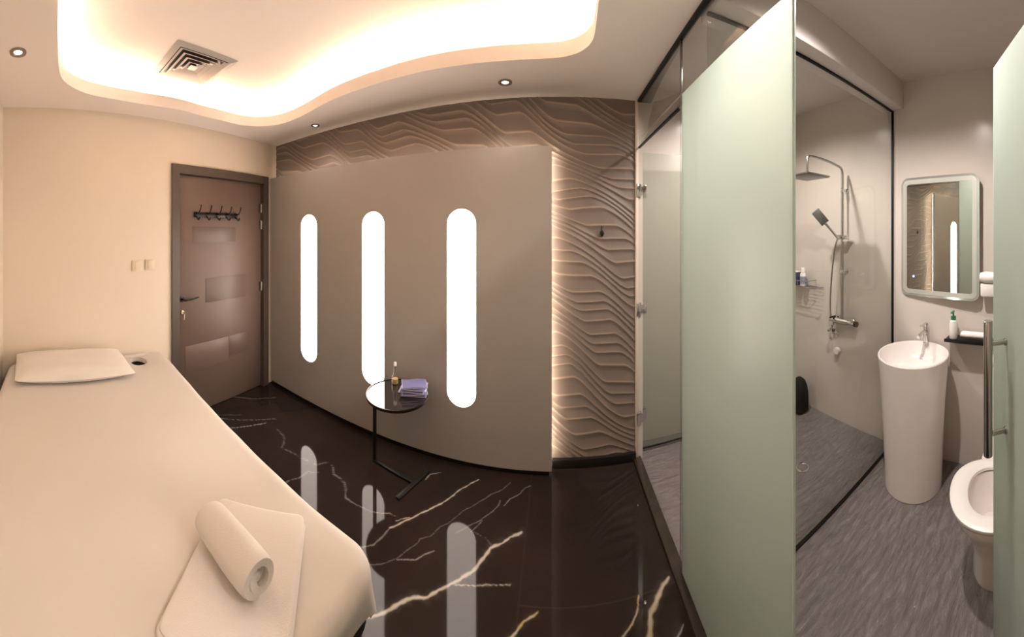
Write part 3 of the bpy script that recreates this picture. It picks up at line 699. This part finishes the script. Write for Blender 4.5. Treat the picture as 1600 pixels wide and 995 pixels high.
bm = bmesh.new(); box(bm, bx0+0.06, bx1-0.05, by0+0.05, by1-0.06, 0.42, 0.499, 0.004); done('frame', bm, M['vinyl'], bed)
for lx in (bx0+0.12, bx1-0.12):
    for ly in (by0+0.1, by1-0.13):
        bm = bmesh.new(); box(bm, lx-0.03, lx+0.03, ly-0.03, ly+0.03, 0.0, 0.419, 0.004); done('leg', bm, M['vinyl'], bed)

# pillow
def pillow_bm(lx, ly, h, n=36):
    bm = bmesh.new(); top = {}; bot = {}
    for i in range(n+1):
        for j in range(n+1):
            u = -1+2*i/n; v_ = -1+2*j/n
            th = max(0.0, (1-abs(u)**5)*(1-abs(v_)**3.2))**0.55
            pin = 1-0.035*(abs(v_)**2)*(1-abs(u)**2) ; pin2 = 1-0.06*(abs(u)**2)*(1-abs(v_)**2)
            x = u*lx/2*pin; y = v_*ly/2*pin2
            wr = 0.004*math.sin(u*9+v_*5)*math.sin(v_*7)*th
            top[i, j] = bm.verts.new((x, y, h*0.42+th*h*0.58+wr))
            bot[i, j] = top[i, j] if (i in (0, n) or j in (0, n)) else bm.verts.new((x, y, h*0.42-th*h*0.40))
    for i in range(n):
        for j in range(n):
            bm.faces.new((top[i, j], top[i+1, j], top[i+1, j+1], top[i, j+1]))
            f = (bot[i, j], bot[i, j+1], bot[i+1, j+1], bot[i+1, j])
            if len(set(f)) == 4: bm.faces.new(f)
    return bm
p = done('pillow', pillow_bm(0.40, 0.76, 0.095), M['pillow'], None); p.location = (-2.135, 0.075, BZ+0.002); p.rotation_euler = (0, 0.03, math.radians(6))
tag(p, 'flat white rectangular pillow at the head of the massage bed', 'pillow')

# folded towel
def folded_towel(name, lx, ly, layers, th, m, loc, rz):
    bm = bmesh.new()
    for k in range(layers):
        z0 = k*th; j = 0.003*math.sin(k*2.1)
        pts = rrect(-lx/2+0.012+j, lx/2+j, -ly/2+0.004*k, ly/2-0.002*k, 0.022, 6)
        vs0 = [bm.verts.new((x, y, z0+0.001)) for x, y in pts]; n_ = len(pts)
        rings = [vs0]
        for a_ in (0.15, 0.5, 0.85, 1.0):
            off = 0.010*(1-abs(2*a_-1)**2)**0.5 if a_ < 1 else 0
            rings.append([bm.verts.new((x*(1+off*2/lx), y*(1+off*2/ly), z0+th*a_)) for x, y in pts])
        for a_, b_ in zip(rings, rings[1:]):
            for i in range(n_): bm.faces.new((a_[i], a_[(i+1) % n_], b_[(i+1) % n_], b_[i]))
        bm.faces.new(rings[0][::-1]); bm.faces.new(rings[-1])
    o = done(name, bm, m); o.location = loc; o.rotation_euler = (0, 0, rz); return o
o = folded_towel('folded_towel', 0.40, 0.285, 3, 0.009, M['towel'], (-0.722, 0.468, BZ+0.003), math.atan2(-0.77, 0.64))
tag(o, 'folded flat white towel on the foot end of the bed, under the rolled towel', 'towel')

# rolled towel (spiral cross-section)
def rolled(name, R, L, turns, m, loc, rz, sq=0.9, wob=1.0):
    bm = bmesh.new(); N = int(turns*28); th = R/(turns+0.25)*0.93
    ns = 16; outer = []; inner = []
    prof = []
    for k in range(N+1):
        a_ = 2*PI*turns*k/N; r_ = R*(0.10+0.90*k/N) if turns > 1 else R
        prof.append((a_, r_))
    for s_ in range(ns+1):
        x = -L/2+L*s_/ns; ro = []; ri = []
        edge = 1-0.10*(abs(2*s_/ns-1)**6)
        for k, (a_, r_) in enumerate(prof):
            r2 = r_*edge*(1+0.012*wob*math.sin(x*40+a_*2)); tw = a_ + 0.25*x/L
            xx = x + (0.02*(1-r_/R))*(-1 if s_ == 0 else 1 if s_ == ns else 0)*-1 + 0.01*math.sin(a_*0.7)*(abs(2*s_/ns-1)**8)
            ro.append(bm.verts.new((xx, r2*math.cos(tw), sq*r2*math.sin(tw)))); r3 = max(r2-th, 0.002)
            ri.append(bm.verts.new((xx, r3*math.cos(tw), sq*r3*math.sin(tw))))
        outer.append(ro); inner.append(ri)
    for s_ in range(ns):
        for k in range(N):
            bm.faces.new((outer[s_][k], outer[s_+1][k], outer[s_+1][k+1], outer[s_][k+1]))
            bm.faces.new((inner[s_][k], inner[s_][k+1], inner[s_+1][k+1], inner[s_+1][k]))
        bm.faces.new((outer[s_][N], outer[s_+1][N], inner[s_+1][N], inner[s_][N]))
        bm.faces.new((outer[s_][0], inner[s_][0], inner[s_+1][0], outer[s_+1][0]))
    for k in range(N):
        bm.faces.new((outer[0][k], outer[0][k+1], inner[0][k+1], inner[0][k])); bm.faces.new((outer[ns][k], inner[ns][k], inner[ns][k+1], outer[ns][k+1]))
    o = done(name, bm, m); o.location = loc; o.rotation_euler = (0, 0, rz); return o
o = rolled('rolled_towel', 0.060, 0.225, 2.72, M['towel'], (-0.742, 0.452, BZ+0.032+0.0535), math.atan2(0.12, 0.945))
tag(o, 'rolled white towel lying on the folded towel on the bed', 'towel')

# ------------------------------------------------------------------ side table
TZ = 0.512; tx, ty = -1.025, 1.848
t = thing('side_table', 'small round black side table with a single thin pole', 'side table', (0, 0, 0))
bm = bmesh.new(); lathe(bm, [(0, TZ-0.008), (0.201, TZ-0.008), (0.201, TZ-0.001), (0, TZ-0.001)], (tx, ty, 0), 64); done('table_top', bm, M['black_gloss'], t)
bm = bmesh.new(); lathe(bm, [(0.200, TZ-0.014), (0.208, TZ-0.014), (0.208, TZ+0.003), (0.2015, TZ+0.003), (0.2015, TZ-0.009), (0.200, TZ-0.014)], (tx, ty, 0), 64); done('rim', bm, M['dark_metal'], t)
bm = bmesh.new(); box(bm, -1.211, -1.191, 1.835, 1.855, 0.012, TZ-0.014, 0.002); done('pole', bm, M['black'], t)
bm = bmesh.new()
obox(bm, (-1.045, 1.823), (0.325, -0.045), None, 0.17, 0.014, 0.0, 0.013, 0.002); obox(bm, (-0.872, 1.785), (0.07, 0.255), None, 0.145, 0.015, 0.0, 0.013, 0.002)
done('base', bm, M['black'], t)

# bottle on the table
b_ = thing('glass_bottle', 'small clear glass bottle with amber liquid on the round side table', 'bottle', (-1.105, 1.965, TZ))
bm = bmesh.new(); lathe(bm, [(0, 0.0), (0.022, 0.0), (0.024, 0.004), (0.024, 0.045), (0.019, 0.056), (0.011, 0.075), (0.009, 0.10), (0.009, 0.128), (0.007, 0.128), (0.007, 0.10), (0.009, 0.076)], (0, 0, 0), 24); done('body', bm, M['bottle_glass'], b_)
bm = bmesh.new(); lathe(bm, [(0, 0.003), (0.0215, 0.003), (0.0215, 0.036), (0, 0.036)], (0, 0, 0), 24); done('liquid', bm, M['amber'], b_)
bm = bmesh.new(); lathe(bm, [(0, 0.127), (0.0105, 0.127), (0.0105, 0.148), (0.008, 0.152), (0, 0.152)], (0, 0, 0), 20); done('cap', bm, M['plastic'], b_)

# blue packets
GP = 'blue folded packets stacked on the round side table'
labs = ['blue folded packet lying flat on the round table, lowest of its stack', 'blue folded packet, second from the bottom of the stack', 'pale-edged blue packet in the middle of the stack', 'blue folded packet, second from the top of the stack', 'blue folded packet on top of the stack on the round table']
for k in range(5):
    o = thing('folded_packet', labs[k], 'packet', (-0.928+0.006*math.sin(k*2.3), 1.905+0.005*math.cos(k*1.7), TZ+0.0005+k*0.0138), math.radians(21+10*math.sin(k*1.9)), GP)
    def pk(z0, z1, sx, sy, nm, m):
        bm = bmesh.new(); n = 14; T = {}; B = {}
        for i in range(n+1):
            for j in range(n+1):
                x = (-1+2*i/n)*sx; y = (-1+2*j/n)*sy; lift = 0.0022*(abs(x/sx)**3)*math.sin(k*1.7+x*60)+0.0016*math.sin(x*50+k)*math.sin(y*45+k*2)
                T[i, j] = bm.verts.new((x, y, z1+lift)); B[i, j] = bm.verts.new((x, y, z0+lift*0.7))
        for i in range(n):
            for j in range(n):
                bm.faces.new((T[i, j], T[i+1, j], T[i+1, j+1], T[i, j+1])); bm.faces.new((B[i, j], B[i, j+1], B[i+1, j+1], B[i+1, j]))
        for i in range(n):
            for q in ((i, 0, i+1, 0), (i+1, n, i, n)): bm.faces.new((B[q[0], q[1]], B[q[2], q[3]], T[q[2], q[3]], T[q[0], q[1]]))
            for q in ((0, i+1, 0, i), (n, i, n, i+1)): bm.faces.new((B[q[0], q[1]], B[q[2], q[3]], T[q[2], q[3]], T[q[0], q[1]]))
        done(nm, bm, m, o)
    pk(0.0022, 0.0062, 0.084, 0.062, 'lower_fold', M['blue_edge'])
    pk(0.0072, 0.0100, 0.080, 0.060, 'upper_fold', M['blue_pack'])

# ------------------------------------------------------------------ washbasin
wx, wy = 1.835, 0.865
wb = thing('washbasin', 'tall white cylindrical pedestal washbasin in front of the shower screen', 'washbasin', (wx, wy, 0))
bm = bmesh.new()
lathe(bm, [(0.178, 0.0), (0.184, 0.004), (0.188, 0.15), (0.196, 0.35), (0.208, 0.55), (0.222, 0.74), (0.229, 0.800), (0.230, 0.812), (0.226, 0.818), (0.219, 0.816), (0.212, 0.800), (0.195, 0.745), (0.150, 0.700), (0.08, 0.685), (0.022, 0.682), (0.0, 0.682)], (0, 0, 0), 64)
done('basin', bm, M['ceramic'], wb)
bm = bmesh.new(); lathe(bm, [(0, 0.686), (0.018, 0.686), (0.020, 0.682)], (0, 0, 0), 20); done('drain', bm, M['chrome'], wb)
bm = bmesh.new(); lathe(bm, [(0.005, 0.0), (0.009, 0.001), (0.009, 0.004)], (0.203, -0.006, 0.765), 16, 'X'); done('overflow_hole', bm, M['dark_metal'], wb)
# faucet stands on a ledge at the wall side of the rim
fc = None
bm = bmesh.new(); lathe(bm, [(0, 0), (0.021, 0), (0.021, 0.005), (0.0175, 0.008), (0.0165, 0.125), (0.015, 0.13), (0, 0.13)], (0.205, 0, 0.815), 24)
tube(bm, smooth_path([(0.205, 0, 0.885), (0.165, 0, 0.905), (0.10, 0, 0.902), (0.072, 0, 0.895)], 4), 0.012, 14)
fc = done('faucet', bm, M['chrome'], wb)
bm = bmesh.new(); box(bm, 0.125, 0.222, -0.011, 0.011, 0.948, 0.957, 0.003); lathe(bm, [(0, 0.938), (0.016, 0.94), (0.017, 0.955), (0, 0.958)], (0.205, 0, 0), 20)
done('lever', bm, M['chrome'], fc)

# ------------------------------------------------------------------ mirror
mr = thing('wall_mirror', 'rounded rectangular mirror with a frosted edge band above the washbasin', 'mirror', (BX-0.035, 0.775, 1.56), -PI/2 - math.radians(4.9))
# local: X along the wall, -Y faces the room
bm = bmesh.new(); fill_slab(bm, rrect(-0.300, 0.300, -0.425, 0.425, 0.055), [], -0.002, 0.006); stand(bm); done('glass_plate', bm, M['mirror_edge'], mr, smooth=False)
bm = bmesh.new(); fill_slab(bm, rrect(-0.284, 0.284, -0.409, 0.409, 0.042), [rrect(-0.252, 0.252, -0.377, 0.377, 0.02)], -0.0035, -0.002); stand(bm); done('frosted_band', bm, M['mirror_band'], mr, smooth=False)
bm = bmesh.new(); fill_slab(bm, rrect(-0.252, 0.252, -0.377, 0.377, 0.02), [], -0.0032, -0.002); stand(bm); done('mirror_surface', bm, M['mirror'], mr, smooth=False)
bm = bmesh.new(); box(bm, -0.22, 0.22, 0.006, 0.018, -0.34, 0.34, 0.002); done('backing', bm, M['plastic'], mr)
bm = bmesh.new(); lathe(bm, [(0, -0.0050), (0.008, -0.0050), (0.008, -0.0033)], (-0.195, 0, -0.285), 16, 'Y'); done('touch_button', bm, M['blue_dot'], mr)

# ------------------------------------------------------------------ small shelf with lotion and towel
sh = thing('wall_shelf', 'narrow black wall shelf below the mirror', 'shelf', (0, 0, 0))
SHZ = 0.885
boxo('shelf_board', BX-0.125, BX-0.001, 0.36, 0.70, SHZ-0.014, SHZ, M['black'], sh, 0.002)
boxo('lip', BX-0.125, BX-0.121, 0.36, 0.70, SHZ, SHZ+0.008, M['black'], sh, 0.001)
lb = thing('pump_bottle', 'white lotion bottle with a green pump on the black shelf', 'bottle', (BX-0.07, 0.652, SHZ))
bm = bmesh.new(); lathe(bm, [(0, 0), (0.026, 0), (0.028, 0.004), (0.028, 0.095), (0.024, 0.115), (0.012, 0.125), (0, 0.125)], (0, 0, 0), 28); done('body', bm, M['plastic'], lb)
bm = bmesh.new(); lathe(bm, [(0.0, 0.124), (0.018, 0.124), (0.018, 0.145), (0.006, 0.148), (0.005, 0.175), (0, 0.175)], (0, 0, 0), 20); box(bm, -0.045, 0.010, -0.007, 0.007, 0.172, 0.182, 0.002); done('pump', bm, M['green'], lb)
o = rolled('hand_towel', 0.030, 0.17, 2.6, M['white_towel'], (BX-0.062, 0.515, SHZ+0.001+0.027), PI/2, 0.85)
tag(o, 'small rolled white hand towel on the black shelf', 'towel')

# ------------------------------------------------------------------ hair dryer
hd_ = thing('hair_dryer', 'white wall-mounted hair dryer at the right of the mirror', 'hair dryer', (0, 0, 0))
bm = bmesh.new(); lathe(bm, [(0, 0.0), (0.026, 0.0), (0.031, 0.01), (0.036, 0.06), (0.037, 0.12), (0.030, 0.15), (0, 0.158)], (BX-0.075, 0.315, 1.30), 28, 'Y'); done('barrel', bm, M['plastic'], hd_)
boxo('holder', BX-0.09, BX-0.001, 0.375, 0.465, 1.175, 1.262, M['plastic'], hd_, 0.01)
bm = bmesh.new(); tube(bm, smooth_path([(BX-0.075, 0.372, 1.275), (BX-0.08, 0.357, 1.20), (BX-0.085, 0.35, 1.13)], 4), 0.016, 14); done('handle', bm, M['plastic'], hd_)
bm = bmesh.new(); tube(bm, smooth_path([(BX-0.085, 0.35, 1.13), (BX-0.08, 0.352, 1.05), (BX-0.06, 0.37, 0.98), (BX-0.03, 0.35, 0.93), (BX-0.02, 0.34, 1.02), (BX-0.02, 0.39, 1.18)], 5), 0.0055, 10); done('cord', bm, M['plastic'], hd_)

# ------------------------------------------------------------------ toilet
tl = thing('toilet', 'white ceramic toilet with an oval seat beside the open frosted door', 'toilet', (1.43, 0.275, 0))
def egg(L, W, n=48, cx=0.0, back=0.8):
    out = []
    for k in range(n):
        a_ = 2*PI*k/n; c = math.cos(a_); s_ = math.sin(a_)
        x = -c*L if c > 0 else -c*L*back      # front towards -X
        out.append((cx+x, W*math.copysign(abs(s_)**0.88, s_)))
    return out
def loops(bm, ls, capa=True, capb=True):
    R = [[bm.verts.new(p) for p in l] for l in ls]; n = len(R[0])
    for a_, b2 in zip(R, R[1:]):
        for i in range(n): bm.faces.new((a_[i], a_[(i+1) % n], b2[(i+1) % n], b2[i]))
    if capa: bm.faces.new(R[0][::-1])
    if capb: bm.faces.new(R[-1])
def E_(L, W, z, cx=0.0): return [(x, y, z) for x, y in egg(L, W, cx=cx)]
bm = bmesh.new()
loops(bm, [E_(0.115, 0.10, 0.0, 0.06), E_(0.12, 0.105, 0.02, 0.06), E_(0.118, 0.10, 0.12, 0.06), E_(0.135, 0.115, 0.2, 0.045), E_(0.165, 0.142, 0.28, 0.025), E_(0.20, 0.17, 0.35, 0.005), E_(0.212, 0.181, 0.385, 0.0), E_(0.215, 0.183, 0.398, 0), E_(0.20, 0.172, 0.402, 0),
           E_(0.155, 0.115, 0.400, -0.005), E_(0.145, 0.106, 0.37, -0.005), E_(0.12, 0.09, 0.30, 0.0), E_(0.08, 0.06, 0.24, 0.01), E_(0.04, 0.03, 0.225, 0.01)])
done('bowl', bm, M['ceramic'], tl)
bm = bmesh.new(); box(bm, 0.10, BX-1.43-0.19, -0.10, 0.10, 0.0, 0.36, 0.03, 4); done('pedestal', bm, M['ceramic'], tl)
bm = bmesh.new()
loops(bm, [E_(0.215, 0.186, 0.405), E_(0.222, 0.192, 0.412), E_(0.222, 0.192, 0.420), E_(0.205, 0.176, 0.429), E_(0.172, 0.132, 0.429), E_(0.152, 0.110, 0.420), E_(0.148, 0.107, 0.408), E_(0.155, 0.115, 0.404)], False, False)
done('seat', bm, M['plastic'], tl)
bm = bmesh.new(); box(bm, 0.46, 0.648, -0.115, 0.115, 0.0, 0.78, 0.02, 3); done('tank', bm, M['ceramic'], tl)
bm = bmesh.new(); box(bm, 0.452, 0.648, -0.12, 0.12, 0.781, 0.81, 0.008, 3); done('tank_lid', bm, M['ceramic'], tl)
bm = bmesh.new(); box(bm, 0.20, 0.455, -0.10, 0.10, 0.361, 0.40, 0.012, 3); done('deck', bm, M['ceramic'], tl)

# ------------------------------------------------------------------ shower fittings on the bathroom wall
sw = thing('shower_set', 'chrome rain shower column with hand shower and mixer on the shower wall', 'shower', (0, 0, 0))
RX, RY = BX-0.06, 1.585
bm = bmesh.new()
tube(bm, smooth_path([(RX, RY, 0.87), (RX, RY, 1.4), (RX, RY, 1.99), (RX, RY, 2.06), (RX-0.012, RY, 2.10), (RX-0.05, RY, 2.118), (RX-0.2, RY, 2.138), (RX-0.36, RY, 2.143), (RX-0.40, RY, 2.130), (RX-0.41, RY, 2.09), (RX-0.41, RY, 2.01)], 5), 0.0095, 14)
done('riser_pipe', bm, M['satin_chrome'], sw)
bm = bmesh.new(); box(bm, RX-0.41-0.118, RX-0.41+0.118, RY-0.118, RY+0.118, 1.987, 1.997, 0.003); lathe(bm, [(0.024, 1.997), (0.018, 2.015), (0.012, 2.021), (0, 2.021)], (RX-0.41, RY, 0), 20)
hh = done('rain_head', bm, M['satin_chrome'], sw)
boxo('nozzle_plate', RX-0.41-0.112, RX-0.41+0.112, RY-0.112, RY+0.112, 1.983, 1.9875, M['shower_face'], hh, 0.001)
for z in (1.93, 1.27):
    bm = bmesh.new(); lathe(bm, [(0.008, 0), (0.008, 0.05), (0.020, 0.052), (0.020, 0.058)], (RX, RY, z), 18, 'X'); box(bm, RX-0.014, RX+0.014, RY-0.014, RY+0.014, z-0.014, z+0.014, 0.003); done('wall_bracket', bm, M['chrome'], sw)
bm = bmesh.new(); box(bm, RX-0.018, RX+0.016, RY-0.05, RY+0.018, 1.535, 1.565, 0.005); lathe(bm, [(0, -0.02), (0.017, -0.018), (0.019, 0.018), (0, 0.02)], (RX-0.03, RY+0.015, 1.55), 18); done('slider', bm, M['chrome'], sw)
bm = bmesh.new(); box(bm, RX-0.03, RX+0.05, RY-0.075, RY-0.02, 1.518, 1.528, 0.003); done('soap_ledge', bm, M['plastic'], sw)
# hand shower
hs = None
bm = bmesh.new(); A0 = Vector((RX-0.035, RY+0.022, 1.545)); A1 = Vector((RX-0.11, RY+0.09, 1.665)); 
tube(bm, [A0, A0.lerp(A1, 0.5), A1], [0.011, 0.010, 0.013], 14)
hs = done('hand_shower', bm, M['chrome'], sw)
bm = bmesh.new(); box(bm, -0.036, 0.036, -0.011, 0.011, -0.066, 0.066, 0.006)
dirv = (A1-A0).normalized(); zax = dirv; yax = Vector((0.75, 0.55, 0)).cross(zax).cross(zax).normalized(); xax = yax.cross(zax).normalized()
R3 = Matrix((xax, yax, zax)).transposed().to_4x4(); R3.translation = A1+dirv*0.062
bmesh.ops.transform(bm, matrix=R3, verts=bm.verts[:]); done('spray_face', bm, M['shower_face'], hs)
# mixer
bm = bmesh.new(); lathe(bm, [(0, 0), (0.017, 0.001), (0.020, 0.01), (0.020, 0.055), (0.024, 0.06), (0.024, 0.20), (0.020, 0.205), (0.020, 0.245), (0, 0.247)], (RX+0.005, RY-0.115, 0.862), 24, 'Y')
for y in (RY-0.07, RY+0.08):
    lathe(bm, [(0.014, 0), (0.014, 0.03), (0.028, 0.035), (0.028, 0.052)], (RX+0.002, y, 0.862), 18, 'X')
tube(bm, [(RX+0.002, RY+0.095, 0.85), (RX-0.01, RY+0.11, 0.80), (RX-0.05, RY+0.11, 0.78)], [0.014, 0.013, 0.012], 14)
mx_ = done('mixer', bm, M['chrome'], sw)
bm = bmesh.new(); lathe(bm, [(0, 0), (0.022, 0.001), (0.023, 0.022), (0.018, 0.026)], (RX+0.005, RY-0.142, 0.862), 20, 'Y'); done('temperature_knob', bm, M['dark_metal'], mx_)
bm = bmesh.new(); box(bm, RX-0.05, RX+0.02, RY+0.085, RY+0.10, 0.885, 0.897, 0.003); tube(bm, [(RX, RY+0.09, 0.86), (RX, RY+0.09, 0.89)], 0.012); done('diverter', bm, M['dark_metal'], mx_)
bm = bmesh.new()
tube(bm, smooth_path([A0, (RX-0.035, RY+0.05, 1.47), (RX-0.03, RY+0.075, 1.35), (RX-0.02, RY+0.10, 1.2), (RX-0.012, RY+0.118, 1.05), (RX-0.01, RY+0.12, 0.95), (RX-0.005, RY+0.118, 0.88)], 6), 0.0065, 10); done('hose', bm, M['satin_chrome'], sw)
# bidet spray holder, coiled hose and wall knob
wv = thing('wall_valve', 'round white valve knob low on the shower wall under the mixer', 'valve', (BX-0.03, 1.665, 0.60))
bm = bmesh.new(); lathe(bm, [(0.012, 0.012), (0.012, 0.029)], (0, 0, 0), 18, 'X'); done('stem', bm, M['chrome'], wv)
bm = bmesh.new(); lathe(bm, [(0, -0.02), (0.026, -0.018), (0.030, -0.005), (0.028, 0.012), (0, 0.014)], (0, 0, 0), 24, 'X'); done('knob', bm, M['plastic'], wv)
hz = thing('shower_tap', 'small chrome angle tap on the shower wall, left of the mixer', 'tap', (BX-0.03, 1.69, 0.73))
bm = bmesh.new(); lathe(bm, [(0.010, -0.02), (0.010, 0.02), (0.024, 0.022), (0.024, 0.029)], (0, 0, 0), 18, 'X'); tube(bm, smooth_path([(-0.02, 0, 0.04), (-0.02, 0.0, 0.0), (-0.035, 0.0, -0.03), (-0.05, 0.012, -0.012), (-0.045, 0.02, 0.02)], 4), 0.009, 12); done('body', bm, M['chrome'], hz)
bm = bmesh.new(); lathe(bm, [(0, 0.03), (0.014, 0.032), (0.015, 0.05), (0, 0.053)], (-0.02, 0, 0), 16); done('handle', bm, M['dark_metal'], hz)

# wire shelf with bottles
ws = thing('wire_shelf', 'chrome wire shelf on the shower wall holding bottles', 'shelf', (0, 0, 0))
SZ = 1.105; sy0, sy1 = 1.84, 2.20; sx0, sx1 = BX-0.13, BX-0.006
bm = bmesh.new()
for z in (SZ, SZ+0.055):
    pts = [(sx1, sy0, z), (sx0+0.03, sy0, z), (sx0, sy0+0.03, z), (sx0, sy1-0.03, z), (sx0+0.03, sy1, z), (sx1, sy1, z)]
    if z > SZ: pts = [(sx1, sy0+0.09, z), (sx0+0.03, sy0+0.09, z), (sx0, sy0+0.12, z), (sx0, sy1-0.03, z), (sx0+0.03, sy1, z), (sx1, sy1, z)]
    tube(bm, pts, 0.0035, 8)
done('rail', bm, M['satin_chrome'], ws)
bm = bmesh.new()
for k in range(9): tube(bm, [(sx0+0.004+k*0.0145, sy0+0.01, SZ-0.001), (sx0+0.004+k*0.0145, sy1-0.01, SZ-0.001)], 0.0018, 6)
for y in (sy0+0.1, sy0+0.2, sy1-0.02): tube(bm, [(sx0, y, SZ), (sx0, y, SZ+0.055)], 0.0022, 6)
done('wire_base', bm, M['satin_chrome'], ws)
bo = thing('shampoo_bottle', 'white-capped bottle with a blue label on the wire shelf', 'bottle', (BX-0.07, 2.03, SZ+0.001))
bm = bmesh.new(); lathe(bm, [(0, 0), (0.030, 0), (0.032, 0.004), (0.032, 0.10), (0.026, 0.115), (0, 0.118)], (0, 0, 0), 24, sx=0.75); done('body', bm, M['plastic'], bo)
bm = bmesh.new(); lathe(bm, [(0.0328, 0.02), (0.0328, 0.085)], (0, 0, 0), 24, sx=0.76); bmesh.ops.solidify(bm, geom=bm.faces[:], thickness=0.0005); done('label', bm, M['blue_edge'], bo)
bm = bmesh.new(); lathe(bm, [(0, 0.117), (0.020, 0.117), (0.020, 0.158), (0.017, 0.162), (0, 0.162)], (0, 0, 0), 20, sx=0.8); done('cap', bm, M['plastic'], bo)
bo = thing('soap_box', 'dark navy box on the wire shelf, next to the white-capped bottle', 'box', (BX-0.07, 2.125, SZ+0.001))
boxo('carton', -0.03, 0.03, -0.045, 0.045, 0, 0.118, M['navy'], bo, 0.004)
bm = bmesh.new(); box(bm, -0.031, 0.031, -0.046, 0.046, 0.1185, 0.124, 0.002); done('lid', bm, M['plastic'], bo)

# black bristly thing standing in the shower corner
bm = bmesh.new(); vs = lathe(bm, [(0, 0), (0.055, 0.002), (0.075, 0.02), (0.082, 0.08), (0.080, 0.15), (0.070, 0.22), (0.048, 0.275), (0.022, 0.297), (0, 0.30)], (0, 0, 0), 32)
for v_ in bm.verts:
    a_ = math.atan2(v_.co.y, v_.co.x); k_ = 1+0.05*math.sin(a_*5+v_.co.z*20)+0.03*math.sin(a_*11-v_.co.z*33); v_.co.x *= k_; v_.co.y *= k_
o = done('rubbish_bag', bm, M['bag']); o.location = (1.955, 2.02, 0.0)
tag(o, 'black rounded bag standing on the shower floor in the far corner', 'bag')
# shower drain
sd = thing('floor_drain', 'small round metal drain in the shower floor', 'drain', (1.50, 1.52, 0.0))
bm = bmesh.new(); lathe(bm, [(0, 0.0035), (0.032, 0.0035), (0.034, 0.0005)], (0, 0, 0), 24); done('grate', bm, M['satin_chrome'], sd)
bm = bmesh.new(); lathe(bm, [(0.034, 0.0005), (0.036, 0.004), (0.044, 0.003), (0.045, 0.0003)], (0, 0, 0), 28); done('flange', bm, M['chrome'], sd)
